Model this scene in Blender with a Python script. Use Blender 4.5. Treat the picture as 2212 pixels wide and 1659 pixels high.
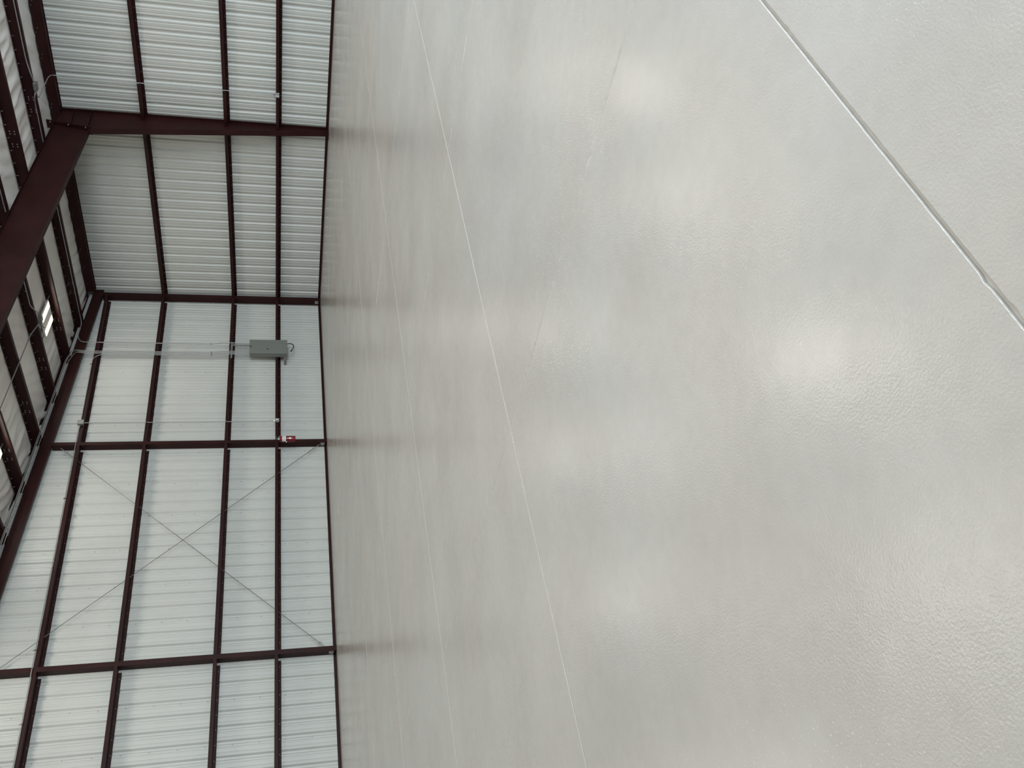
import bpy, bmesh, math, random
from mathutils import Vector, Matrix, noise
random.seed(7)
for o in list(bpy.data.objects): bpy.data.objects.remove(o)
S = bpy.context.scene
COL = S.collection

# ------------------------------------------------------------------ camera, world, light, exposure
SL = 0.0871                                   # roof pitch
F_PX, YAW, PITCH, ROLL = 1913.34, -0.7495, -0.2601, 0.0022
CAM = Vector((-20.2856, -18.1325, 1.2580))
fw = Vector((-math.sin(YAW)*math.cos(PITCH), math.cos(YAW)*math.cos(PITCH), math.sin(PITCH)))
r0 = Vector((math.cos(YAW), math.sin(YAW), 0)); u0 = r0.cross(fw)
rt = math.cos(ROLL)*r0 + math.sin(ROLL)*u0
up = -math.sin(ROLL)*r0 + math.cos(ROLL)*u0
cam = bpy.data.objects.new('camera', bpy.data.cameras.new('camera')); COL.objects.link(cam)
cam.data.sensor_fit = 'HORIZONTAL'; cam.data.sensor_width = 36.0
cam.data.lens = 36.0*F_PX/2212.0
cam.data.clip_start = 0.05; cam.data.clip_end = 200
# the phone was held on its side: picture-right is world-down
M = Matrix((-up, rt, -fw)).transposed().to_4x4(); M.translation = CAM
cam.matrix_world = M
S.camera = cam

W = bpy.data.worlds.new('world'); S.world = W; W.use_nodes = True
wn = W.node_tree.nodes; wl = W.node_tree.links
bg = wn['Background']
sky = wn.new('ShaderNodeTexSky'); sky.sky_type = 'NISHITA'; sky.sun_disc = False
sky.sun_elevation = math.radians(50); sky.sun_rotation = math.radians(200)
wl.new(sky.outputs[0], bg.inputs['Color']); bg.inputs['Strength'].default_value = 0.12

def area(name, loc, rot, sx, sy, power, col):
    d = bpy.data.lights.new(name, 'AREA'); d.shape = 'RECTANGLE'; d.size = sx; d.size_y = sy
    d.energy = power; d.color = col
    o = bpy.data.objects.new(name, d); COL.objects.link(o); o.location = loc; o.rotation_euler = rot
    return o
DOOR_P, DOOR_T, LAMP_P = 2350, 2, 27
# daylight entering by the open hangar door in the end wall behind the camera
area('daylight_hangar_door', (-11.5, -22.9, 2.8), (math.radians(90-DOOR_T), 0, 0), 17.0, 5.0, DOOR_P, (0.80, 0.92, 1.0))
S.view_settings.view_transform = 'Standard'; S.view_settings.look = 'None'
S.view_settings.exposure = 0.0; S.view_settings.gamma = 1.0
S.view_settings.use_curve_mapping = False

# ------------------------------------------------------------------ helpers
def new_mat(name, col, rough=0.5, metal=0.0, var=0.0, vscale=3.0, bump=0.0, bscale=40.0, spec=0.5):
    m = bpy.data.materials.new(name); m.use_nodes = True
    n = m.node_tree.nodes; l = m.node_tree.links; b = n['Principled BSDF']
    b.inputs['Base Color'].default_value = (*col, 1); b.inputs['Roughness'].default_value = rough
    b.inputs['Metallic'].default_value = metal; b.inputs['Specular IOR Level'].default_value = spec
    g = n.new('ShaderNodeNewGeometry')
    if var > 0:
        t = n.new('ShaderNodeTexNoise'); t.inputs['Scale'].default_value = vscale; t.inputs['Detail'].default_value = 5
        l.new(g.outputs['Position'], t.inputs['Vector'])
        r = n.new('ShaderNodeValToRGB')
        r.color_ramp.elements[0].position = 0.3; r.color_ramp.elements[1].position = 0.7
        r.color_ramp.elements[0].color = (*[c*(1-var) for c in col], 1)
        r.color_ramp.elements[1].color = (*[min(1, c*(1+var)) for c in col], 1)
        l.new(t.outputs['Fac'], r.inputs['Fac']); l.new(r.outputs['Color'], b.inputs['Base Color'])
    if bump > 0:
        t = n.new('ShaderNodeTexNoise'); t.inputs['Scale'].default_value = bscale; t.inputs['Detail'].default_value = 3
        l.new(g.outputs['Position'], t.inputs['Vector'])
        bp = n.new('ShaderNodeBump'); bp.inputs['Strength'].default_value = bump; bp.inputs['Distance'].default_value = 0.01
        l.new(t.outputs['Fac'], bp.inputs['Height']); l.new(bp.outputs['Normal'], b.inputs['Normal'])
    return m
def emit_mat(name, col, st):
    m = bpy.data.materials.new(name); m.use_nodes = True
    b = m.node_tree.nodes['Principled BSDF']
    b.inputs['Base Color'].default_value = (*col, 1)
    b.inputs['Emission Color'].default_value = (*col, 1); b.inputs['Emission Strength'].default_value = st
    return m

STEEL = new_mat('red_oxide_primer', (0.0245, 0.0066, 0.0062), 0.5, 0, 0.22, 2.5, 0.05, 60, 0.18)
WALLM = new_mat('white_wall_sheet', (0.505, 0.517, 0.495), 0.40, 0, 0.025, 1.2)
ROOFI = new_mat('white_vinyl_insulation', (0.80, 0.775, 0.745), 0.5, 0, 0.04, 2.0, 0.25, 9)
LINER = new_mat('grey_outer_sheet', (0.20, 0.205, 0.205), 0.6)
GALV = new_mat('galvanised_steel', (0.33, 0.335, 0.33), 0.45, 0.6, 0.08, 20)
GALVD = new_mat('dull_galvanised', (0.20, 0.205, 0.20), 0.5, 0.4, 0.1, 25)
GREY = new_mat('grey_enamel', (0.165, 0.178, 0.163), 0.5, 0, 0.03, 6)
BLACK = new_mat('black_rubber', (0.010, 0.010, 0.012), 0.5)
RED = new_mat('red_enamel', (0.17, 0.006, 0.011), 0.22)
WHITE = new_mat('white_label', (0.80, 0.79, 0.75), 0.5)
CHROME = new_mat('chrome', (0.55, 0.55, 0.55), 0.22, 1.0)
LAMPW = new_mat('white_lamp_housing', (0.75, 0.73, 0.72), 0.4)
LED = emit_mat('led_strip', (1.0, 0.90, 0.55), 2.2)
CABLE = new_mat('steel_cable', (0.16, 0.16, 0.16), 0.45, 0.7)
SCREW = new_mat('zinc_screw', (0.42, 0.40, 0.40), 0.4, 0.6)
PSCREW = new_mat('grey_screw_point', (0.22, 0.23, 0.23), 0.5, 0.3)

def link(name, me, mat, parent=None, loc=None):
    o = bpy.data.objects.new(name, me); COL.objects.link(o)
    if mat and not me.materials: me.materials.append(mat)
    if parent: o.parent = parent
    if loc: o.location = loc
    return o
def mesh(name, v, f, mat, parent=None, smooth=False):
    me = bpy.data.meshes.new(name); me.from_pydata(v, [], f)
    bm = bmesh.new(); bm.from_mesh(me); bmesh.ops.recalc_face_normals(bm, faces=bm.faces); bm.to_mesh(me); bm.free()
    if smooth:
        for p in me.polygons: p.use_smooth = True
    me.update()
    return link(name, me, mat, parent)
class MB:
    def __init__(s): s.v = []; s.f = []
    def add(s, v, f):
        b = len(s.v); s.v += [tuple(p) for p in v]; s.f += [tuple(i+b for i in q) for q in f]; return s
    def box(s, x0, x1, y0, y1, z0, z1):
        return s.add([(x0,y0,z0),(x1,y0,z0),(x1,y1,z0),(x0,y1,z0),(x0,y0,z1),(x1,y0,z1),(x1,y1,z1),(x0,y1,z1)],
                     [(0,3,2,1),(4,5,6,7),(0,1,5,4),(1,2,6,5),(2,3,7,6),(3,0,4,7)])
    def cbox(s, x0, x1, y0, y1, z0, z1, c=0.006):
        """box with chamfered edges (24 verts)"""
        bm = bmesh.new(); bmesh.ops.create_cube(bm, size=1)
        for w in bm.verts: w.co = Vector((x0+(w.co.x+.5)*(x1-x0), y0+(w.co.y+.5)*(y1-y0), z0+(w.co.z+.5)*(z1-z0)))
        bmesh.ops.bevel(bm, geom=list(bm.edges), offset=c, segments=1, affect='EDGES')
        bm.verts.index_update(); s.add([w.co[:] for w in bm.verts], [[w.index for w in q.verts] for q in bm.faces]); bm.free(); return s
    def prism(s, sec0, sec1):
        """closed section at both ends"""
        n = len(sec0)
        return s.add(list(sec0)+list(sec1), [tuple(range(n))[::-1], tuple(range(n, 2*n))]+[(i,(i+1)%n,n+(i+1)%n,n+i) for i in range(n)])
    def quadhex(s, p):   # 8 points, bottom 4, top 4
        return s.add(p, [(0,3,2,1),(4,5,6,7),(0,1,5,4),(1,2,6,5),(2,3,7,6),(3,0,4,7)])
    def tube(s, pts, r, n=8, cap=True):
        pts = [Vector(p) for p in pts]; rings = []
        side = None
        for i, p in enumerate(pts):
            t = ((pts[min(i+1,len(pts)-1)]-p).normalized() if i == 0 else (p-pts[i-1]).normalized())
            if 0 < i < len(pts)-1: t = ((pts[i+1]-p).normalized()+(p-pts[i-1]).normalized()).normalized()
            if side is None:
                side = t.cross(Vector((0,0,1)) if abs(t.z) < .9 else Vector((0,1,0))).normalized()
            side = (side - t*side.dot(t)).normalized(); b = t.cross(side)
            rr = r[i] if isinstance(r, (list, tuple)) else r
            rings.append([p + rr*(math.cos(2*math.pi*k/n)*side + math.sin(2*math.pi*k/n)*b) for k in range(n)])
        v = [q for R in rings for q in R]; f = []
        for i in range(len(pts)-1):
            for k in range(n): f.append((i*n+k, i*n+(k+1)%n, (i+1)*n+(k+1)%n, (i+1)*n+k))
        if cap: f += [tuple(range(n))[::-1], tuple(range((len(pts)-1)*n, len(pts)*n))]
        return s.add(v, f)
    def lathe(s, prof, c, n=24):
        """(r, z) profile about the vertical axis through c"""
        v = []; f = []
        for r, z in prof:
            for k in range(n): v.append((c[0]+r*math.cos(2*math.pi*k/n), c[1]+r*math.sin(2*math.pi*k/n), c[2]+z))
        for i in range(len(prof)-1):
            for k in range(n): f.append((i*n+k, i*n+(k+1)%n, (i+1)*n+(k+1)%n, (i+1)*n+k))
        f += [tuple(range(n))[::-1], tuple(range((len(prof)-1)*n, len(prof)*n))]
        return s.add(v, f)
    def build(s, name, mat, parent=None, smooth=False): return mesh(name, s.v, s.f, mat, parent, smooth)
def smooth_by_angle(o, a=40):
    me = o.data
    for p in me.polygons: p.use_smooth = True
    bm = bmesh.new(); bm.from_mesh(me)
    for e in bm.edges:
        e.smooth = not (len(e.link_faces) == 2 and e.calc_face_angle(0) > math.radians(a))
    bm.to_mesh(me); bm.free(); return o
def tag(o, label, cat, group=None):
    o['label'] = label; o['category'] = cat
    if group: o['group'] = group
    return o
def empty(name, loc):
    o = bpy.data.objects.new(name, None); COL.objects.link(o); o.location = loc; o.empty_display_size = .1
    return o
def thing(name, loc, label, cat, group=None): return tag(empty(name, loc), label, cat, group)
def under(o, root):
    """parent a mesh built in world coordinates to an Empty, keeping it where it is"""
    o.parent = root; o.matrix_parent_inverse = Matrix.Translation(-Vector(root.location)); return o
def thick(pl, t):
    """open 2-D polyline -> closed outline of thickness t (mitred)"""
    n = len(pl); L = []; Rr = []
    for i, p in enumerate(pl):
        p = Vector(p)
        a = (p-Vector(pl[i-1])).normalized() if i else (Vector(pl[1])-p).normalized()
        b = (Vector(pl[i+1])-p).normalized() if i < n-1 else a
        na = Vector((-a.y, a.x)); nb = Vector((-b.y, b.x)); m = (na+nb)
        m = m/max(0.3, m.dot(na)) if m.length > 1e-6 else na
        L.append(p+m*t/2); Rr.append(p-m*t/2)
    return [tuple(q) for q in L]+[tuple(q) for q in reversed(Rr)]
def fillet(pts, r=0.12, k=5):
    """round the corners of a bent pipe"""
    P = [Vector(p) for p in pts]; out = [P[0]]
    for i in range(1, len(P)-1):
        a = P[i-1]-P[i]; b = P[i+1]-P[i]; d = min(r, a.length*.45, b.length*.45)
        p0 = P[i]+a.normalized()*d; p2 = P[i]+b.normalized()*d
        for j in range(k+1):
            t = j/k; out.append(p0*(1-t)**2+P[i]*2*t*(1-t)+p2*t*t)
    return out+[P[-1]]
def roofz(x, z0=6.17): return z0+SL*abs(x)

# ------------------------------------------------------------------ floor: cast slabs with open joints
def floor_material():
    m = bpy.data.materials.new('sealed_concrete'); m.use_nodes = True
    n = m.node_tree.nodes; l = m.node_tree.links; b = n['Principled BSDF']
    g = n.new('ShaderNodeNewGeometry'); P = g.outputs['Position']
    def noise_(sc, det=4, rough=.55, vec=P):
        t = n.new('ShaderNodeTexNoise'); t.inputs['Scale'].default_value = sc; t.inputs['Detail'].default_value = det
        t.inputs['Roughness'].default_value = rough; l.new(vec, t.inputs['Vector']); return t.outputs['Fac']
    def ramp(fac, stops):
        r = n.new('ShaderNodeValToRGB'); e = r.color_ramp.elements
        e[0].position, e[0].color = stops[0][0], (*stops[0][1], 1); e[1].position, e[1].color = stops[-1][0], (*stops[-1][1], 1)
        for p, c in stops[1:-1]: q = e.new(p); q.color = (*c, 1)
        l.new(fac, r.inputs['Fac']); return r.outputs['Color']
    def math_(op, a, c):
        q = n.new('ShaderNodeMath'); q.operation = op
        for i, z in enumerate((a, c)):
            if isinstance(z, (int, float)): q.inputs[i].default_value = z
            else: l.new(z, q.inputs[i])
        return q.outputs[0]
    def mix(f, a, c, mode='MIX'):
        q = n.new('ShaderNodeMix'); q.data_type = 'RGBA'; q.blend_type = mode
        if isinstance(f, (int, float)): q.inputs[0].default_value = f
        else: l.new(f, q.inputs[0])
        l.new(a, q.inputs[6]); l.new(c, q.inputs[7]); return q.outputs[2]
    base = ramp(noise_(0.9, 5), [(.30, (.364, .344, .320)), (.5, (.396, .379, .357)), (.72, (.428, .412, .391))])
    warm = ramp(noise_(0.55, 3), [(.35, (1.0, 1.0, 1.0)), (.72, (1.0, .950, .905))])
    col = mix(0.8, base, warm, 'MULTIPLY')
    fine = ramp(noise_(14, 4), [(.3, (.97, .97, .97)), (.7, (1.02, 1.02, 1.02))])
    col = mix(1.0, col, fine, 'MULTIPLY')
    # small raised trowel flecks, in patches, with their glints painted in as pale colour
    patch = ramp(noise_(0.62, 2), [(.50, (0, 0, 0)), (.64, (1, 1, 1))])
    dot = ramp(noise_(105, 1.5, .5), [(.655, (0, 0, 0)), (.70, (1, 1, 1))])
    fleck = math_('MULTIPLY', dot, patch)
    white = n.new('ShaderNodeRGB'); white.outputs[0].default_value = (.80, .80, .78, 1)
    col = mix(math_('MULTIPLY', fleck, .5), col, white.outputs[0])
    l.new(col, b.inputs['Base Color'])
    rr = n.new('ShaderNodeMapRange'); l.new(noise_(1.3, 4), rr.inputs[0])
    rr.inputs[1].default_value = .3; rr.inputs[2].default_value = .7; rr.inputs[3].default_value = .185; rr.inputs[4].default_value = .245
    l.new(rr.outputs[0], b.inputs['Roughness'])
    b.inputs['Specular IOR Level'].default_value = .5
    amp = ramp(noise_(1.1, 3), [(.35, (.35, .35, .35)), (.65, (1, 1, 1))])
    h = math_('MULTIPLY', noise_(135, 2, .55), amp)
    h = math_('ADD', h, math_('MULTIPLY', fleck, .7))
    h = math_('ADD', h, math_('MULTIPLY', noise_(7, 2), .9))
    bp = n.new('ShaderNodeBump'); bp.inputs['Strength'].default_value = .8; bp.inputs['Distance'].default_value = .0016
    l.new(h, bp.inputs['Height']); l.new(bp.outputs['Normal'], b.inputs['Normal'])
    return m
CONC = floor_material()
SUB = new_mat('joint_base', (.56, .53, .49), .9)
fl = MB().box(-31, .1, -31, .1, -.30, -.0095).build('floor', SUB); fl['kind'] = 'structure'
XJ = [0.05, -0.42, -3.22, -6.02, -8.82, -11.60, -14.48, -17.22, -20.02, -22.82, -25.6, -28.4, -30.9]
YJ = [0.05, -0.60, -3.37, -6.15, -8.93, -11.71, -14.48, -17.28, -20.08, -22.9, -25.7, -28.5, -30.9]
def slab(x0, x1, y0, y1, near):
    gx, gy, c = 0, .0056, .0016
    x0 += gx; x1 -= gx; y0 += gy; y1 -= gy
    st = .022 if near else 10
    def edge(a, b, j):
        k = max(1, int((Vector(b)-Vector(a)).length/st)); out = []
        d = (Vector(b)-Vector(a)).normalized(); nn = Vector((-d.y, d.x))     # inward for a CCW outline
        for i in range(k):
            p = Vector(a).lerp(Vector(b), i/k)
            if i and near:
                w = j*noise.noise(Vector((p.x*23, p.y*23, 3.1)))
                if random.random() < .05: w += j*random.random()*2.2
                p = p+nn*max(-gx*.7, w)
            out.append(p)
        return out
    o = edge((x0, y0), (x1, y0), .0016)+edge((x1, y0), (x1, y1), 0)+edge((x1, y1), (x0, y1), .0016)+edge((x0, y1), (x0, y0), 0)
    cx, cy = (x0+x1)/2, (y0+y1)/2
    def ins(p, c): return (p.x+(c if p.x < x0+.02 else -c if p.x > x1-.02 else 0), p.y+(c if p.y < y0+.02 else -c if p.y > y1-.02 else 0))
    def burr(p):      # crumbs of paste left standing along the tight saw cuts
        return .0010+.0045*max(0, noise.noise(Vector((p.x*31, p.y*37, 8)))) if (p.x < x0+.02 or p.x > x1-.02) else 0
    n = len(o); v = [(p.x, p.y, -.0100) for p in o]+[(p.x, p.y, burr(p) or -c*.8) for p in o]+[(*ins(p, c), burr(p)) for p in o]+[(*ins(p, .012), 0) for p in o]
    f = [tuple(range(3*n, 4*n))]
    for q in (0, 1, 2):
        for i in range(n): j = (i+1) % n; f.append((q*n+i, q*n+j, (q+1)*n+j, (q+1)*n+i))
    return mesh('floor_slab', v, f, CONC, fl)
for i in range(len(XJ)-1):
    for j in range(len(YJ)-1):
        x1, x0, y1, y0 = XJ[i], XJ[i+1], YJ[j], YJ[j+1]
        slab(x0, x1, y0, y1, x0 > -24 and x1 < -8 and y0 > -22 and y1 < -8)

# ------------------------------------------------------------------ ribbed wall sheets
def rib_profile(t0, t1, ph, tol=1e-4):
    """(t, depth) points of the sheet between t0 and t1; major ribs at ph + k*0.3048"""
    pts = []
    k0 = int(math.floor((t0-ph)/.3048))-1; k1 = int(math.ceil((t1-ph)/.3048))+1
    for k in range(k0, k1+1):
        c = ph+k*.3048
        pts += [(c-.052, 0), (c-.020, .036), (c+.020, .036), (c+.052, 0)]
        for d in (.1016, .2032): pts += [(c+d-.017, 0), (c+d-.008, .0065), (c+d+.008, .0065), (c+d+.017, 0)]
    out = [p for p in pts if t0-tol <= p[0] <= t1+tol]
    def at(t):
        for a, b in zip(pts, pts[1:]):
            if a[0] <= t <= b[0]: return a[1]+(b[1]-a[1])*(t-a[0])/max(1e-9, b[0]-a[0])
        return 0
    if not out or out[0][0] > t0+tol: out = [(t0, at(t0))]+out
    if out[-1][0] < t1-tol: out.append((t1, at(t1)))
    return out
XL, YF = -30.0, -23.2          # far side wall, end wall with the hangar door
ROOF0 = 6.375                  # underside of the insulation at x = 0
back = MB().prism([(-31, .07, -.3), (.12, .07, -.3), (.12, .07, ROOF0+.04), (-31, .07, ROOF0+.05+SL*31)],
                  [(-31, .12, -.3), (.12, .12, -.3), (.12, .12, ROOF0+.04), (-31, .12, ROOF0+.05+SL*31)]).build('wall_back', LINER)
back['kind'] = 'structure'
right = MB().box(.07, .12, -31, .12, -.3, ROOF0+.04).build('wall_right', LINER); right['kind'] = 'structure'
GPH, SPH = .225, .322          # rib phases: gable (t = -x), side wall (t = -y)
k = 0
while GPH-.1524+k*.9144 < 30.9:
    a = max(.0, GPH-.1524+k*.9144-.9144*0); b = a+.9144 if k else GPH-.1524+.9144
    a = 0 if k == 0 else a
    pr = rib_profile(a, b, GPH); n = len(pr); lap = .0025*(k % 2)
    v = [(-t, d+lap, -.02) for t, d in pr]+[(-t, d+lap, ROOF0+SL*t-.005) for t, d in pr]
    mesh('wall_panel', v, [(i, i+1, n+i+1, n+i) for i in range(n-1)], WALLM, back); k += 1
k = 0; sheet = None
while k*.9144 < 30.5:
    a = k*.9144
    pr = rib_profile(0, .9144, SPH % .3048); n = len(pr)
    if sheet is None:
        sheet = mesh('wall_panel', [(d, -t, -.02) for t, d in pr]+[(d, -t, ROOF0-.01) for t, d in pr],
                     [(i, i+1, n+i+1, n+i) for i in range(n-1)], WALLM, right)
    else: link('wall_panel', sheet.data, None, right, (0, -a, 0))
    k += 1
# stitch-screw points at the sheet laps
mb = MB()
for k in range(0, 16):
    for j in range(12):
        t = GPH+.056+k*.9144; z = .55+j*.508
        if z < roofz(t)-.3: mb.tube([(-t, .004, z), (-t, -.018, z)], .0065, 5)
s_ = mb.build('lap_screws', PSCREW, back); s_['kind'] = 'stuff'
# the two walls out of the picture, with the hangar door opening
left = MB().box(XL-.1, XL, -31, .12, -.3, ROOF0+SL*30).build('wall_left', LINER); left['kind'] = 'structure'
mb = MB()
mb.box(-31, -20.4, YF-.1, YF, -.3, ROOF0+SL*31); mb.box(-2.6, .12, YF-.1, YF, -.3, ROOF0+.1)
mb.quadhex([(-20.4, YF-.1, 5.45), (-2.6, YF-.1, 5.45), (-2.6, YF, 5.45), (-20.4, YF, 5.45),
            (-20.4, YF-.1, roofz(20.4, ROOF0)), (-2.6, YF-.1, roofz(2.6, ROOF0)), (-2.6, YF, roofz(2.6, ROOF0)), (-20.4, YF, roofz(20.4, ROOF0))])
fr = mb.build('wall_front', LINER); fr['kind'] = 'structure'
# base angle along both walls
mb = MB().prism([(0, *p) for p in thick([(-.006, .062), (-.006, .003), (-.075, .003)], .005)],
                [(-30, *p) for p in thick([(-.006, .062), (-.006, .003), (-.075, .003)], .005)])
b_ = mb.build('baseboard_back', STEEL); b_['kind'] = 'structure'
mb = MB().prism([(p[0], -.05, p[1]) for p in thick([(-.006, .062), (-.006, .003), (-.075, .003)], .005)],
                [(p[0], -28, p[1]) for p in thick([(-.006, .062), (-.006, .003), (-.075, .003)], .005)])
b_ = mb.build('baseboard_right', STEEL); b_['kind'] = 'structure'

# ------------------------------------------------------------------ ceiling: outer deck and insulation draped between the purlins
PX = [-1.36-1.375*i for i in range(21)]       # purlin webs
ce = MB().quadhex([(-31, -31, roofz(31, ROOF0+.05)), (.12, -31, ROOF0+.04), (.12, .12, ROOF0+.04), (-31, .12, roofz(31, ROOF0+.05)),
                   (-31, -31, roofz(31, ROOF0+.12)), (.12, -31, ROOF0+.12), (.12, .12, ROOF0+.12), (-31, .12, roofz(31, ROOF0+.12))]).build('ceiling', LINER)
ce['kind'] = 'structure'
def blanket(xa, xb, ya, yb, fine):
    nx, ny = (16, int((yb-ya)/.055)) if fine else (3, 12)
    v = []; f = []
    for j in range(ny+1):
        y = ya+(yb-ya)*j/ny
        for i in range(nx+1):
            u = i/nx; x = xa+(xb-xa)*u
            env = math.sin(math.pi*u)**.6
            d = x*-1.0+2.1*y+.55*math.sin(x*1.9+y*.35)        # diagonal folds
            w = noise.noise(Vector((d*1.25, x*.45, 4.0)))
            w2 = noise.noise(Vector((d*4.0+7, x*.8, 9.0)))
            ridge = (1-abs(w))**5
            z = -env*(.012+.055*ridge+.032*w2*abs(w2)+.022*(1-abs(noise.noise(Vector((d*2.1+3, x*.6, 2.2)))))**6+.012*noise.noise(Vector((x*2, y*2, 1))))
            v.append((x, y, roofz(x, ROOF0+.03)+z))
    for j in range(ny):
        for i in range(nx): a = j*(nx+1)+i; f.append((a, a+1, a+nx+2, a+nx+1))
    return mesh('insulation_blanket', v, f, ROOFI, ce, True)
edges = [.05]+PX
for a, b in zip(edges, edges[1:]):
    vis = b > -9.9
    if vis:
        blanket(b, a, -11.6, .03, True); blanket(b, a, -31, -11.6, False)
    else: blanket(b, a, -31, .03, False)
# rake angle along the top of the gable sheets
def rake(pts, x0, x1, name, mat, y_is=True):
    return MB().prism([(x0, p[0], p[1]+SL*abs(x0)) for p in pts], [(x1, p[0], p[1]+SL*abs(x1)) for p in pts]).build(name, mat)
rk = rake(thick([(-.006, 6.325), (-.006, 6.372), (-.125, 6.372)], .005), -.05, -30, 'trim_1', STEEL); rk['kind'] = 'structure'

# ------------------------------------------------------------------ steel members
def z_outline(t=.0035, d=.2, f=.067, lip=.016):
    """girt section (depth toward room = -d, height); web at height 0, inner flange up, outer flange down"""
    return thick([(-d+lip, f), (-d, f), (-d, 0), (-.004, 0), (-.004, -f)], t)
def screws_x(x0, x1, y, z, parent):
    mb = MB(); k = 0; x = x0
    while x > x1: mb.tube([(x, y, z), (x, y-.020, z)], .0055, 5); x -= .3048
    o = mb.build('screws', SCREW, parent); o['kind'] = 'stuff'; return o
ZT = [1.2784, 2.5019, 4.3917, 5.8685]
ord_ = ['lowest', 'second', 'third', 'topmost']
def girt_gable(x0, x1, zt, lab):
    """x0 right end, x1 left end"""
    z = zt-.067
    zin = thick([(-.184, .067), (-.2, .067), (-.2, 0), (-.004, 0)], .0035)
    o = MB().prism([(x0, p[0], p[1]+z) for p in zin], [(x1, p[0], p[1]+z) for p in zin]).build('wall_girt', STEEL)
    tag(o, lab, 'girt', 'wall girts')
    of = thick([(-.0045, -.002), (-.0045, -.067)], .0035)
    mesh_of = MB().prism([(x0-.055, p[0], p[1]+z) for p in of], [(x1+.004, p[0], p[1]+z) for p in of]).build('outer_flange', STEEL, o)
    screws_x(x0-.2, x1, -.006, z-.035, o)
    return o
def girt_side(y0, y1, zt, lab):
    z = zt-.067
    zin = thick([(-.184, .067), (-.2, .067), (-.2, 0), (-.004, 0)], .0035)
    o = MB().prism([(p[0], y0, p[1]+z) for p in zin], [(p[0], y1, p[1]+z) for p in zin]).build('wall_girt', STEEL)
    tag(o, lab, 'girt', 'wall girts')
    of = thick([(-.0045, -.002), (-.0045, -.067)], .0035)
    MB().prism([(p[0], y0-.01, p[1]+z) for p in of], [(p[0], y1+.01, p[1]+z) for p in of]).build('outer_flange', STEEL, o)
    mb = MB(); y = y0-.25
    while y > max(y1, -12): mb.tube([(-.006, y, z-.035), (-.026, y, z-.035)], .0055, 5); y -= .3048
    q = mb.build('screws', SCREW, o); q['kind'] = 'stuff'
    return o
CA, CB = -5.624, -11.353       # web planes of the gable columns
for i, zt in enumerate(ZT):
    girt_gable(-.24, CA+.088, zt, f'{ord_[i]} dark red girt on the gable wall between corner column and extinguisher column')
    girt_gable(CA, CB+.10, zt, f'{ord_[i]} dark red girt on the gable wall crossed by the brace cables')
    girt_gable(CB, -17.0, zt, f'{ord_[i]} dark red girt on the gable wall beyond the cable-braced bay')
YW = -5.757
for i, zt in enumerate(ZT[:3]):
    girt_side(-.02, YW+.006, zt, f'{["lowest","middle","top"][i]} dark red girt on the side wall between corner and tapered frame column')
    girt_side(YW-.006, -17.1, zt, f'{["lowest","middle","top"][i]} dark red girt on the side wall beyond the tapered frame column, camera side')
# gable columns: channels with a closed back
def gable_column(xw, fl, zt, lab):
    """xw web plane, flange reaches toward +x by fl"""
    sec = thick([(fl, -.184), (fl, -.2), (0, -.2), (0, -.012), (fl, -.012)], .005)
    o = MB().prism([(xw+p[0], p[1], .012) for p in sec], [(xw+p[0], p[1], zt) for p in sec]).build('gable_column', STEEL)
    tag(o, lab, 'column', 'gable wall columns')
    MB().box(xw-.02, xw+fl+.02, -.215, -.01, 0, .012).build('base_plate', STEEL, o)
    mb = MB().box(xw-.006, xw, -.17, -.06, .06, .16); mb.tube([(xw-.006, -.10, .10), (xw-.05, -.10, .10)], .012, 6)
    mb.build('base_bolt', GALV, o)
    return o
gable_column(-.236, .103, 5.93+SL*.2, 'dark red channel column standing in the far corner of the two walls')
gable_column(CA, .085, 5.925+SL*5.6, 'dark red gable wall column with the fire extinguisher on it')
gable_column(CB, .098, 5.925+SL*11.3, 'dark red gable wall column nearest the camera, left of the brace cables')
# gable rafter: channel along the roof pitch
sec = thick([(-.118, 5.948), (-.118, 5.93), (-.2, 5.93), (-.2, 6.168), (-.118, 6.168)], .006)
o = MB().prism([(-.03, p[0], p[1]+SL*.03) for p in sec], [(-17, p[0], p[1]+SL*17) for p in sec]).build('gable_rafter', STEEL)
tag(o, 'long sloping dark red channel along the top of the gable wall', 'rafter')
for xc in (-5.6, -11.3):
    zc = 5.93+SL*abs(xc)
    MB().quadhex([(xc-.09, -.207, zc+.02-.0), (xc+.09, -.207, zc+.02), (xc+.09, -.2, zc+.02), (xc-.09, -.2, zc+.02),
                  (xc-.09, -.207, zc+.22), (xc+.09, -.207, zc+.22), (xc+.09, -.2, zc+.22), (xc-.09, -.2, zc+.22)]).build('splice_plate', STEEL, o)
# eave strut along the top of the side wall
sec = thick([(-.10, 6.168), (-.115, 6.168), (-.115, 6.168), (-.0, 6.152)], .004)
mb = MB(); outl = thick([(-.008, 6.125), (-.008, 6.15), (-.13, 6.15), (-.13, 6.362), (-.03, 6.368)], .005)
mb.prism([(p[0], -.21, p[1]) for p in outl], [(p[0], -17.2, p[1]) for p in outl])
o = mb.build('eave_strut', STEEL); tag(o, 'dark red eave strut running along the top of the side wall', 'beam')
mb = MB(); y = -.4
while y > -12:
    mb.tube([(-.135, y, 6.335), (-.150, y, 6.335)], .007, 5); mb.tube([(-.135, y-.1, 6.30), (-.150, y-.1, 6.30)], .007, 5); y -= .61
q = mb.build('screws', SCREW, o); q['kind'] = 'stuff'
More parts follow.
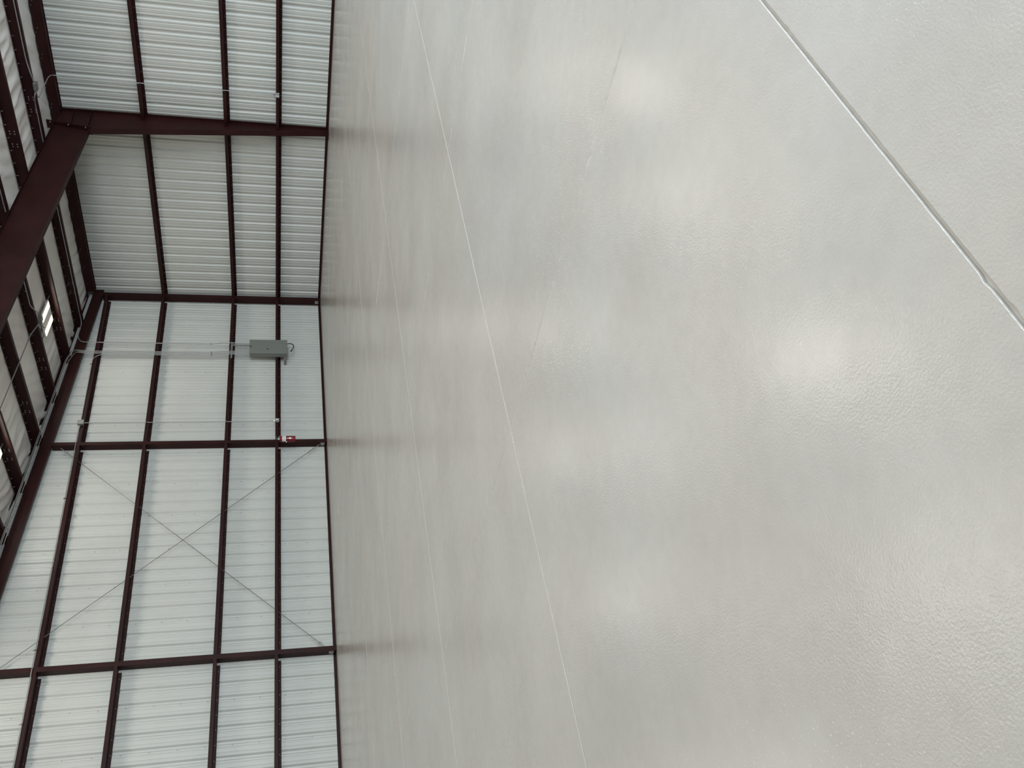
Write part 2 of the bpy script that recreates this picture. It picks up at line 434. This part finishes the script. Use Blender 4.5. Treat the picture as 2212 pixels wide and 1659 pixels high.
# purlins
pname = ['first', 'second', 'third', 'fourth', 'fifth', 'sixth', 'seventh', 'eighth']
def purlin(xw, y0, y1, lab):
    zt = .198
    zsec = thick([(.078, .016), (.078, 0), (0, 0), (0, zt), (-.075, zt)], .004)
    # sheared to the roof pitch
    pts = [(xw+p[0], 6.174+p[1]+SL*abs(xw+p[0])) for p in zsec]
    o = MB().prism([(p[0], y0, p[1]) for p in pts], [(p[0], y1, p[1]) for p in pts]).build('roof_purlin', STEEL)
    tag(o, lab, 'purlin', 'roof purlins')
    mb = MB(); y = y0-.3; zz = roofz(xw, 6.174)
    while y > max(y1, -12):
        mb.tube([(xw-.045, y, zz+zt), (xw-.045, y, zz+zt-.030)], .006, 5); y -= .305
    for yb in (-1.25, -1.55, -4.7, -5.0, -6.5, -6.8):
        for dz in (.055, .145):
            mb.tube([(xw-.003, yb, zz+dz), (xw-.020, yb, zz+dz)], .011, 6)
            mb.tube([(xw-.003, yb-.06, zz+dz), (xw-.020, yb-.06, zz+dz)], .011, 6)
    q = mb.build('bolts', SCREW, o); q['kind'] = 'stuff'
    return o
for i in range(7):
    purlin(PX[i], -.02, -17.2, f'dark red roof purlin parallel to the side wall, {pname[i]} from the eave')

# ------------------------------------------------------------------ tapered rigid frame
FN, FF = -5.83, -5.685         # near and far edges of its flanges
def dcol(z): return .17+.115*z
fr_ = thing('rigid_frame', (0, YW, 0), 'massive dark red tapered frame of column and roof rafter, across the near ceiling', 'frame')
ztop = 6.14
colm = under(MB().prism([(-.012, YW-.004, .0), (-.012, YW-.004, ztop), (-.14, YW-.004, ztop), (-.60, YW-.004, 6.16+SL*.6), (-dcol(5.46), YW-.004, 5.46), (-dcol(0), YW-.004, 0)],
                  [(-.012, YW+.004, .0), (-.012, YW+.004, ztop), (-.14, YW+.004, ztop), (-.60, YW+.004, 6.16+SL*.6), (-dcol(5.46), YW+.004, 5.46), (-dcol(0), YW+.004, 0)]).build('column', STEEL), fr_)
def sub(mb, name, mat=STEEL, par=colm):
    o = mb.build(name, mat); o.parent = par       # the part sits at the world origin: no offset
    return o
def slanted(x0, z0, x1, z1, th, y0, y1):
    """flat plate between two points of the XZ plane, thickness th to the side"""
    d = Vector((x1-x0, z1-z0)).normalized(); n = Vector((-d.y, d.x))*th
    q = [(x0, z0), (x1, z1), (x1+n.x, z1+n.y), (x0+n.x, z0+n.y)]
    return MB().prism([(a, y0, b) for a, b in q], [(a, y1, b) for a, b in q])
sub(slanted(-dcol(0), 0.012, -dcol(5.46), 5.46, .012, FN, FF), 'inner_flange')
sub(MB().box(-.012, 0, FN, FF, 0.012, ztop), 'outer_flange')
sub(MB().box(-.30, .02, FN-.03, FF+.03, 0, .014), 'base_plate')
for zz in (5.87, 5.49):
    for ya, yb in ((FN+.005, YW-.004), (YW+.004, FF-.005)):
        sub(MB().box(-dcol(5.4)+.03 if zz < 5.6 else -.655, -.012, ya, yb, zz-.006, zz+.006), 'stiffener')
def rbot(x): return 5.39+.092*abs(x)
def rtop(x): return 6.160+SL*abs(x)
XR = -17.0
raf = under(MB().prism([(-.62, YW-.004, rtop(.62)), (-.775, YW-.004, rbot(.775)), (XR, YW-.004, rbot(XR)), (XR, YW-.004, rtop(XR))],
                 [(-.62, YW+.004, rtop(.62)), (-.775, YW+.004, rbot(.775)), (XR, YW+.004, rbot(XR)), (XR, YW+.004, rtop(XR))]).build('rafter', STEEL), fr_)
sub(slanted(-.775, rbot(.775), XR, rbot(XR), .012, FN, FF), 'bottom_flange', STEEL, raf)
sub(slanted(-.62, rtop(.62)+.010, XR, rtop(XR)+.010, .010, FN, FF), 'top_flange', STEEL, raf)
def plate_pt(t, off):        # along the knee end plates; t 0 top, 1 bottom
    return (-.60-.165*t+off, 6.36-.93*t)
for off, nm in ((-.004, 'end_plate'), (-.020, 'end_plate')):
    a, b = plate_pt(-.02, off), plate_pt(1.03, off)
    ep = under(slanted(a[0], a[1], b[0], b[1], .014, FN-.03, FF+.03).build(nm, STEEL), fr_)
for t in (.08, .5, .9):
    for y in (FN-.012, FF+.012):
        p = plate_pt(t, -.03); p2 = plate_pt(t, -.065)
        MB().tube([(p[0], y, p[1]), (p2[0], y, p2[1])], .011, 6).build('bolt', SCREW, ep)


# ------------------------------------------------------------------ brace cables
def brace(p0, p1, lab):
    r = thing('brace_cable', p0, lab, 'cable', 'crossed brace cables')
    p0 = Vector(p0); p1 = Vector(p1); d = (p1-p0).normalized()
    under(MB().tube([p0+d*.16, p1-d*.16], .0065, 6).build('cable', CABLE), r)
    for p, s in ((p0, 1), (p1, -1)):
        e = MB(); c = p+d*s*.16
        side = d.cross(Vector((0, 1, 0))).normalized()
        e.tube([c+.030*(math.cos(a)*d+math.sin(a)*side) for a in [k*math.pi/5 for k in range(11)]], .008, 6)
        e.tube([c-d*s*.03, p-d*s*.02], .010, 6); e.tube([c+d*s*.03, c+d*s*.22], .013, 6)
        under(e.build('eye_bolt', GALV), r)
brace((-5.66, -.12, 6.20), (-11.24, -.12, .22), 'thin brace cable falling from extinguisher column top to the near column foot')
brace((-5.66, -.12, .20), (-11.335, -.12, 6.675), 'thin brace cable rising from extinguisher column foot toward the roof')

# ------------------------------------------------------------------ conduit and boxes
def conduit(pts, r, lab, straps=(), mat=GALV, group='electrical conduits', rad=.12, name='conduit'):
    root = thing(name, pts[0], lab, 'conduit', group)
    o = MB().tube(fillet(pts, rad), r, 8).build('pipe', mat); smooth_by_angle(o, 60); under(o, root)
    for (c, ax) in straps:
        c = Vector(c); w = r+.006; m = MB()
        s = Vector((w, w, w)); s[ax] = .012
        m.box(c.x-s.x, c.x+s.x, c.y-s.y, c.y+s.y, c.z-s.z, c.z+s.z)
        t = Vector((0, 0, 0)); t[0 if ax == 2 else 2] = .035
        b0 = c+t; m.box(min(c.x, b0.x)-.01, max(c.x, b0.x)+.01, c.y+r-.004, c.y+r+.001, min(c.z, b0.z)-.01, max(c.z, b0.z)+.01)
        under(m.build('strap', CHROME), root)
    return root
R = .0092; YC = -.224
# feed that comes along the first purlin and drops to the panel
zc1 = lambda x: roofz(x, 6.205)
conduit([(-1.385, -17, zc1(1.385)), (-1.385, -7.72, zc1(1.385)), (-1.47, -7.45, roofz(1.45, 6.14)), (-1.42, -7.26, roofz(1.45, 6.13))], .013,
        'conduit on the first purlin from the eave, camera side of the ceiling box')
conduit([(-1.42, -7.06, roofz(1.45, 6.13)), (-1.50, -6.95, roofz(1.45, 6.15)), (-1.385, -6.72, zc1(1.385)), (-1.385, -.50, zc1(1.385)), (-1.45, -.262, 6.30), (-1.95, -.245, 6.335),
         (-2.152, -.235, 6.24), (-2.155, YC, 2.96), (-2.10, YC, 2.68), (-2.10, YC, 1.965)], .013,
        'conduit from the first purlin bending down the gable to the panel top',
        [((-2.155, YC, 2.98), 2), ((-2.10, YC, 2.47), 2), ((-1.385, -2.2, zc1(1.385)), 1), ((-1.385, -4.2, zc1(1.385)), 1)])
UX = [-2.470, -2.511, -2.551, -2.590]; LX = [-2.420, -2.458, -2.496, -2.536]
nm3 = ['rightmost', 'middle', 'leftmost']
for i in range(3):
    x = UX[i]; xl = LX[i]
    zr = lambda q: roofz(q, 6.153-.028*i)
    run = [(-2.62-.05*i, -.40-.02*i, zr(2.65)-.03), (-3.1, -.52, zr(3.1)), (-16.9, -.56, zr(16.9))] if i < 2 else [(-2.72, -.36, zr(2.72)-.03), (-3.1, -.47, zr(3.1)), (-16.9, -.49, zr(16.9))]
    conduit(run[::-1]+[(x, -.26, 6.29), (x, YC, 6.05), (x, YC, 2.96), (xl, YC, 2.68), (xl, YC, 1.965)], R,
            f'{nm3[i]} of three thin conduits rising from the grey panel to the rafter', [((x, YC, 2.95), 2)])
zb = 5.884
conduit([(LX[3], YC, 1.965), (LX[3], YC, 2.68), (UX[3], YC, 2.96), (UX[3], YC, 5.70), (-2.72, YC, 5.868), (-4.895, YC, zb-.02)], R,
        'thin conduit from the grey panel turning along the topmost gable girt to the box', [((UX[3], YC, 2.95), 2), ((-2.95, YC, 5.874), 0)], rad=.2)
conduit([(-5.01, YC, zb-.02), (-5.25, YC, zb), (-17, YC, zb)], .0105, 'conduit clipped along the topmost gable girt, beyond the square box',
        [((-x, YC, zb), 0) for x in (7.2, 9.0, 10.9, 12.4)])
conduit([(-4.945, YC, 5.80), (-4.945, YC, 1.50), (-4.925, YC, 1.36), (-4.925, YC, 1.285)], .0095,
        'thin vertical conduit on the gable from square box down to the outlet near the extinguisher', [((-4.945, YC, 2.47), 2), ((-4.945, YC, 4.36), 2)])
conduit([(-2.2, YC-.016, 2.40), (-2.2, YC-.016, 1.965)], .024, 'short fat grey conduit stub on top of the grey panel', mat=GALVD)
conduit([(-1.42, -7.06, 6.245), (-1.375, -6.95, 6.262), (-1.30, -6.80, 6.258), (-1.03, -6.81, 6.24), (-.49, -6.86, 6.19), (-.245, -6.79, 6.17), (-.222, -6.765, 6.02), (-.222, -6.745, 1.31)], .0095,
        'thin conduit from the first ceiling box dropping down the side wall to an outlet', [((-.222, -6.752, 2.47), 2), ((-.222, -6.757, 4.36), 2)], rad=.10)
# lighting feeds under the roof
zl = lambda x: roofz(x, 6.205)
conduit([(-4.135, -5.65, zl(4.13)), (-4.135, -3.55, zl(4.13)), (-4.20, -3.35, roofz(4.2, 6.18)), (-4.02, -2.98, roofz(4.0, 6.13)), (-4.02, -2.86, roofz(4.0, 6.13))], .013,
        'conduit along the third purlin feeding the box beside the lit lamp', [((-4.135, -3.75, zl(4.13)), 1), ((-4.135, -5.2, zl(4.13)), 1)])
conduit([(-4.135, -17, zl(4.13)), (-4.135, -5.87, zl(4.13))], .013, 'conduit along the third purlin, camera side of the big frame', [((-4.135, -6.5, zl(4.13)), 1)])
conduit([(-4.05, -2.74, roofz(4.05, 6.12)), (-4.6, -2.865, roofz(4.6, 6.157)), (-8.0, -2.89, roofz(8.0, 6.157)), (-9.5, -2.9, roofz(9.5, 6.157))], .013,
        'conduit crossing under the purlins from the lamp box toward the second lamp')

def jbox(name, c, sx, sy, sz, lab, cover_axis, group='junction boxes', knob=True):
    r = thing(name, c, lab, 'junction box', group); x, y, z = c
    under(MB().cbox(x-sx/2, x+sx/2, y-sy/2, y+sy/2, z-sz/2, z+sz/2, .004).build('box', GALVD), r)
    a = [sx/2+.004, sy/2+.004, sz/2+.004]; cc = [x, y, z]
    a[cover_axis] = .003; cc[cover_axis] -= [sx, sy, sz][cover_axis]/2+.002
    cv = under(MB().cbox(cc[0]-a[0], cc[0]+a[0], cc[1]-a[1], cc[1]+a[1], cc[2]-a[2], cc[2]+a[2], .002).build('cover', GALVD), r)
    return r
jbox('junction_box', (-4.95, -.236, 5.858), .13, .07, .13, 'small square grey junction box on the topmost gable girt', 1)
jbox('junction_box', (-1.42, -7.16, roofz(1.42, 6.115)), .12, .17, .07, 'grey box under the first purlin where a conduit turns to the side wall', 2)
jbox('junction_box', (-4.03, -2.80, roofz(4.03, 6.115)), .15, .12, .07, 'grey box under the third purlin beside the lit lamp', 2)
def outlet(c, axis, lab):
    """raised-cover duplex box; axis 1 faces -y, axis 0 faces -x"""
    r = thing('outlet_box', c, lab, 'outlet', 'outlet boxes on the girts'); x, y, z = c
    s, d = .052, .05
    def bx(m, u0, u1, d0, d1, z0, z1, ch):
        if axis == 1: m.cbox(x+u0, x+u1, y-d1, y-d0, z+z0, z+z1, ch)
        else: m.cbox(x-d1, x-d0, y+u0, y+u1, z+z0, z+z1, ch)
    m = MB(); bx(m, -s, s, 0, d, -s, s, .004); under(m.build('box', GALVD), r)
    m = MB(); bx(m, -s-.003, s+.003, d, d+.010, -s-.003, s+.003, .004); under(m.build('cover', GALV), r)
    for dz in (.021, -.021):
        m = MB(); bx(m, -.004, .026, d+.008, d+.016, dz-.015, dz+.015, .006); under(m.build('receptacle', WHITE), r)
    m = MB(); p = (x, y-.02, z+s) if axis == 1 else (x-.02, y, z+s)
    m.tube([p, (p[0], p[1], p[2]+.035)], .015, 8); under(m.build('connector', CHROME), r)
outlet((-4.928, -.203, 1.237), 1, 'small metal duplex outlet box on the lowest gable girt')
outlet((-.203, -6.745, 1.255), 0, 'small metal duplex outlet box on the lowest side wall girt')

# ------------------------------------------------------------------ electrical panel
ep_ = thing('electrical_panel', (-2.357, -.2, .967), 'tall grey steel electrical panel on the gable wall', 'electrical panel')
x0, x1, z0, z1 = -2.622, -2.094, .967, 1.966
under(MB().cbox(x0+.008, x1-.008, -.348, -.205, z0+.008, z1-.008, .004).build('cabinet', GREY), ep_)
cov = under(MB().cbox(x0, x1, -.362, -.346, z0, z1, .006).build('cover', GREY), ep_)
dr = under(MB().cbox(-2.524, -2.195, -.3665, -.361, 1.086, 1.862, .003).build('panel_door', GREY), ep_)
def subp(mb, name, mat, par):
    o = mb.build(name, mat); o.parent = par; return o
subp(MB().cbox(-2.475, -2.449, -.376, -.366, 1.470, 1.520, .003), 'latch_recess', BLACK, dr)
subp(MB().cbox(-2.474, -2.450, -.380, -.366, 1.420, 1.468, .003), 'latch_handle', GALVD, dr)
subp(MB().cbox(-2.395, -2.330, -.366, -.361, 1.916, 1.944, .002), 'label_plate', BLACK, cov)
mb = MB()
for cx in (x0+.03, x1-.03):
    for cz in (z0+.03, z1-.03, (z0+z1)/2): mb.tube([(cx, -.360, cz), (cx, -.367, cz)], .007, 8)
subp(mb, 'cover_screws', GALVD, cov)['kind'] = 'stuff'
mb = MB(); pr = [(-.204, 1.00), (-.16, 1.00), (-.16, 1.06), (-.204, 1.06)]
mb.prism([(-2.70, *p) for p in pr], [(-2.06, *p) for p in pr]); mb.box(-2.715, -2.66, -.165, -.004, 1.0, 1.05); mb.box(-2.10, -2.06, -.165, -.004, 1.0, 1.05)
under(mb.build('lower_bracket', GALVD), ep_)
o = MB().tube(fillet([(-2.145, -.26, .968), (-2.125, -.26, .88), (-2.175, -.26, .80), (-2.27, -.26, .79), (-2.41, -.26, .855)], .06), .0125, 8).build('cable_tail', BLACK)
smooth_by_angle(o, 60); tag(o, 'short black cable tail curling out of the grey panel bottom', 'cable')
mb = MB().tube([(-2.40, -.26, .851), (-2.435, -.26, .868)], .019, 8); e_ = mb.build('cable_end', BLACK, o)
# slotted strut channel above the panel
st = thing('strut_channel', (-2.365, -.2, 2.44), 'short slotted galvanised channel on the second gable girt above the panel', 'channel')
cs = thick([(.010, 0), (.002, 0), (.002, .041), (.010, .041)], .003)
under(MB().prism([(-2.07, -.2-p[0]*1.0, 2.417+p[1]) for p in cs], [(-2.665, -.2-p[0]*1.0, 2.417+p[1]) for p in cs]).build('channel', GALV), st)
for i in range(6):
    xx = -2.26-i*.025
    under(MB().box(xx-.012, xx-.002, -.2045, -.2015, 2.43, 2.447).build('slot', BLACK), st)
for xx in (-2.085, -2.655): under(MB().tube([(xx, -.20, 2.438), (xx, -.235, 2.438)], .012, 6).build('bolt', CHROME), st)

# ------------------------------------------------------------------ fire extinguisher
fx = thing('fire_extinguisher', (-5.605, -.305, .785), 'red fire extinguisher with white label hung on the gable column', 'fire extinguisher')
c = (-5.605, -.305, .785)
o = MB().lathe([(.060, 0), (.074, .006), (.0765, .016), (.0765, .335), (.070, .362), (.052, .382), (.030, .392), (.022, .396)], c, 28).build('cylinder', RED)
smooth_by_angle(o, 50); under(o, fx)
vx = Vector((c[0], c[1], c[2]+.392))
o = MB().tube([vx, vx+Vector((0, 0, .045))], .019, 10); o.box(vx.x-.018, vx.x+.05, vx.y-.016, vx.y+.016, vx.z+.018, vx.z+.040)
under(o.build('valve', CHROME), fx)
m = MB(); A = Vector((vx.x-.03, vx.y, vx.z+.048))
m.quadhex([A+Vector(q) for q in ((0,-.011,-.004),(.13,-.011,-.060),(.13,.011,-.060),(0,.011,-.004),(0,-.011,.006),(.13,-.011,-.048),(.13,.011,-.048),(0,.011,.006))])
under(m.build('carry_handle', CHROME), fx)
m = MB(); m.quadhex([A+Vector(q) for q in ((-.005,-.010,.02),(.11,-.010,.035),(.11,.010,.035),(-.005,.010,.02),(-.005,-.010,.026),(.11,-.010,.043),(.11,.010,.043),(-.005,.010,.026))])
under(m.build('lever', CHROME), fx)
m = MB().tube([vx+Vector((-.02, -.015, .012)), vx+Vector((-.02, -.034, .012))], .016, 10); under(m.build('gauge', WHITE), fx)
o = MB().tube(fillet([vx+Vector((-.015, 0, .02)), vx+Vector((-.085, -.01, .0)), (c[0]-.102, c[1]-.005, c[2]+.30), (c[0]-.094, c[1], c[2]+.16), (c[0]-.090, c[1], c[2]+.04)], .05), .0095, 8).build('hose', BLACK)
smooth_by_angle(o, 60); under(o, fx)
under(MB().tube([(c[0]-.0945, c[1], c[2]+.235), (c[0]-.0945, c[1], c[2]+.215)], .016, 8).build('hose_clip', WHITE), fx)
def wrap(z0, z1, a0, a1, rr, n=12):
    v = []; f = []
    for i in range(n+1):
        a = a0+(a1-a0)*i/n
        for r_, zz in ((rr, z0), (rr, z1), (rr-.003, z1), (rr-.003, z0)): v.append((c[0]+r_*math.cos(a), c[1]+r_*math.sin(a), c[2]+zz))
    for i in range(n):
        for q in range(4): f.append((i*4+q, i*4+(q+1)%4, (i+1)*4+(q+1)%4, (i+1)*4+q))
    return MB().add(v, f+[(0,1,2,3), (n*4+3, n*4+2, n*4+1, n*4)])
lab_ = under(wrap(.238, .326, math.radians(150), math.radians(325), .0785).build('label', WHITE), fx)
for zz, zw, a0, a1 in ((.300, .010, 205, 290), (.282, .005, 200, 295), (.272, .005, 200, 280), (.262, .005, 200, 290)):
    q = wrap(zz, zz+zw, math.radians(a0), math.radians(a1), .0792).build('label_print', PSCREW); q.parent = lab_
under(wrap(.226, .237, 0, 2*math.pi, .080, 24).build('strap', BLACK), fx)
# white diamond on the front
a0 = math.radians(246); v = []
n = 6; f = []
for (du, dz) in ((0, .048), (.024, 0), (0, -.048), (-.024, 0)):
    for rr in (.0792, .0766): a = a0+du/.078; v.append((c[0]+rr*math.cos(a), c[1]+rr*math.sin(a), c[2]+.135+dz))
under(MB().add(v, [(0, 2, 4, 6), (7, 5, 3, 1), (0, 1, 3, 2), (2, 3, 5, 4), (4, 5, 7, 6), (6, 7, 1, 0)]).build('diamond_mark', WHITE), fx)
m = MB().box(c[0]-.03, c[0]+.03, -.224, -.2, c[2]+.05, c[2]+.40); under(m.build('wall_bracket', RED), fx)

# ------------------------------------------------------------------ high-bay lamps
def lamp(xc, yc, lab, parts=True):
    zc = roofz(xc, 6.262)
    r = thing('high_bay_lamp', (xc, yc, zc), lab, 'lamp', 'high bay lamps')
    h = SL*.31
    def tilt(x0, x1, y0, y1, z0, z1):
        return MB().quadhex([(x, y, z-SL*(x-xc)) for x, y, z in ((x0,y0,z0),(x1,y0,z0),(x1,y1,z0),(x0,y1,z0),(x0,y0,z1),(x1,y0,z1),(x1,y1,z1),(x0,y1,z1))])
    under(tilt(xc-.32, xc+.32, yc-.33, yc+.31, zc+.005, zc+.035).build('housing', LAMPW), r)
    under(tilt(xc-.20, xc+.20, yc-.07, yc+.07, zc+.035, zc+.075).build('driver_box', LAMPW), r)
    for dy in (-.225, .215):
        under(tilt(xc-.285, xc+.285, yc+dy-.078, yc+dy+.078, zc-.006, zc+.004).build('led_panel', LED), r)
    for dy in (-.27, .25): under(tilt(xc-.845, xc+.535, yc+dy-.012, yc+dy+.012, zc+.040, zc+.055).build('hanger_bar', GALVD), r)
    under(MB().tube([(xc-.34, yc-.10, zc+.03), (xc-.42, yc-.12, zc-.02)], .014, 8).build('sensor', BLACK), r)
    for dy in (-.225, .215):                       # the light of the two strips
        L = bpy.data.lights.new('lamp_light', 'AREA'); L.shape = 'RECTANGLE'; L.size = .57; L.size_y = .156
        L.energy = LAMP_P; L.color = (1.0, .93, .81)
        o = bpy.data.objects.new('lamp_light', L); COL.objects.link(o)
        o.location = (xc, yc+dy, zc-.010); o.rotation_euler = (0, math.atan(SL), 0); under(o, r)
    return r
lamp(-3.275, -2.10, 'lit lamp with two bright bars between second and third purlins')
lamp(-7.40, -2.06, 'lit lamp at the picture edge, between the fifth and sixth purlins')
# the rest of the lamp grid, out of the picture, seen only as light and as soft reflections in the floor
proto = lamp(-11.525, -2.06, 'lit lamp of the ceiling grid outside the picture')
def copy_tree(o, d):
    c = o.copy(); COL.objects.link(c); c.location = o.location+d
    for ch in o.children:
        k = ch.copy(); COL.objects.link(k); k.parent = c; k.matrix_parent_inverse = Matrix.Translation(-Vector(o.location))
    return c
for yy in (-2.06, -9.4, -16.8):
    for n in range(6):
        xx = -3.275-4.125*n
        if yy > -3 and n < 3: continue
        copy_tree(proto, Vector((xx+11.525, yy+2.06, SL*(-xx-11.525))))
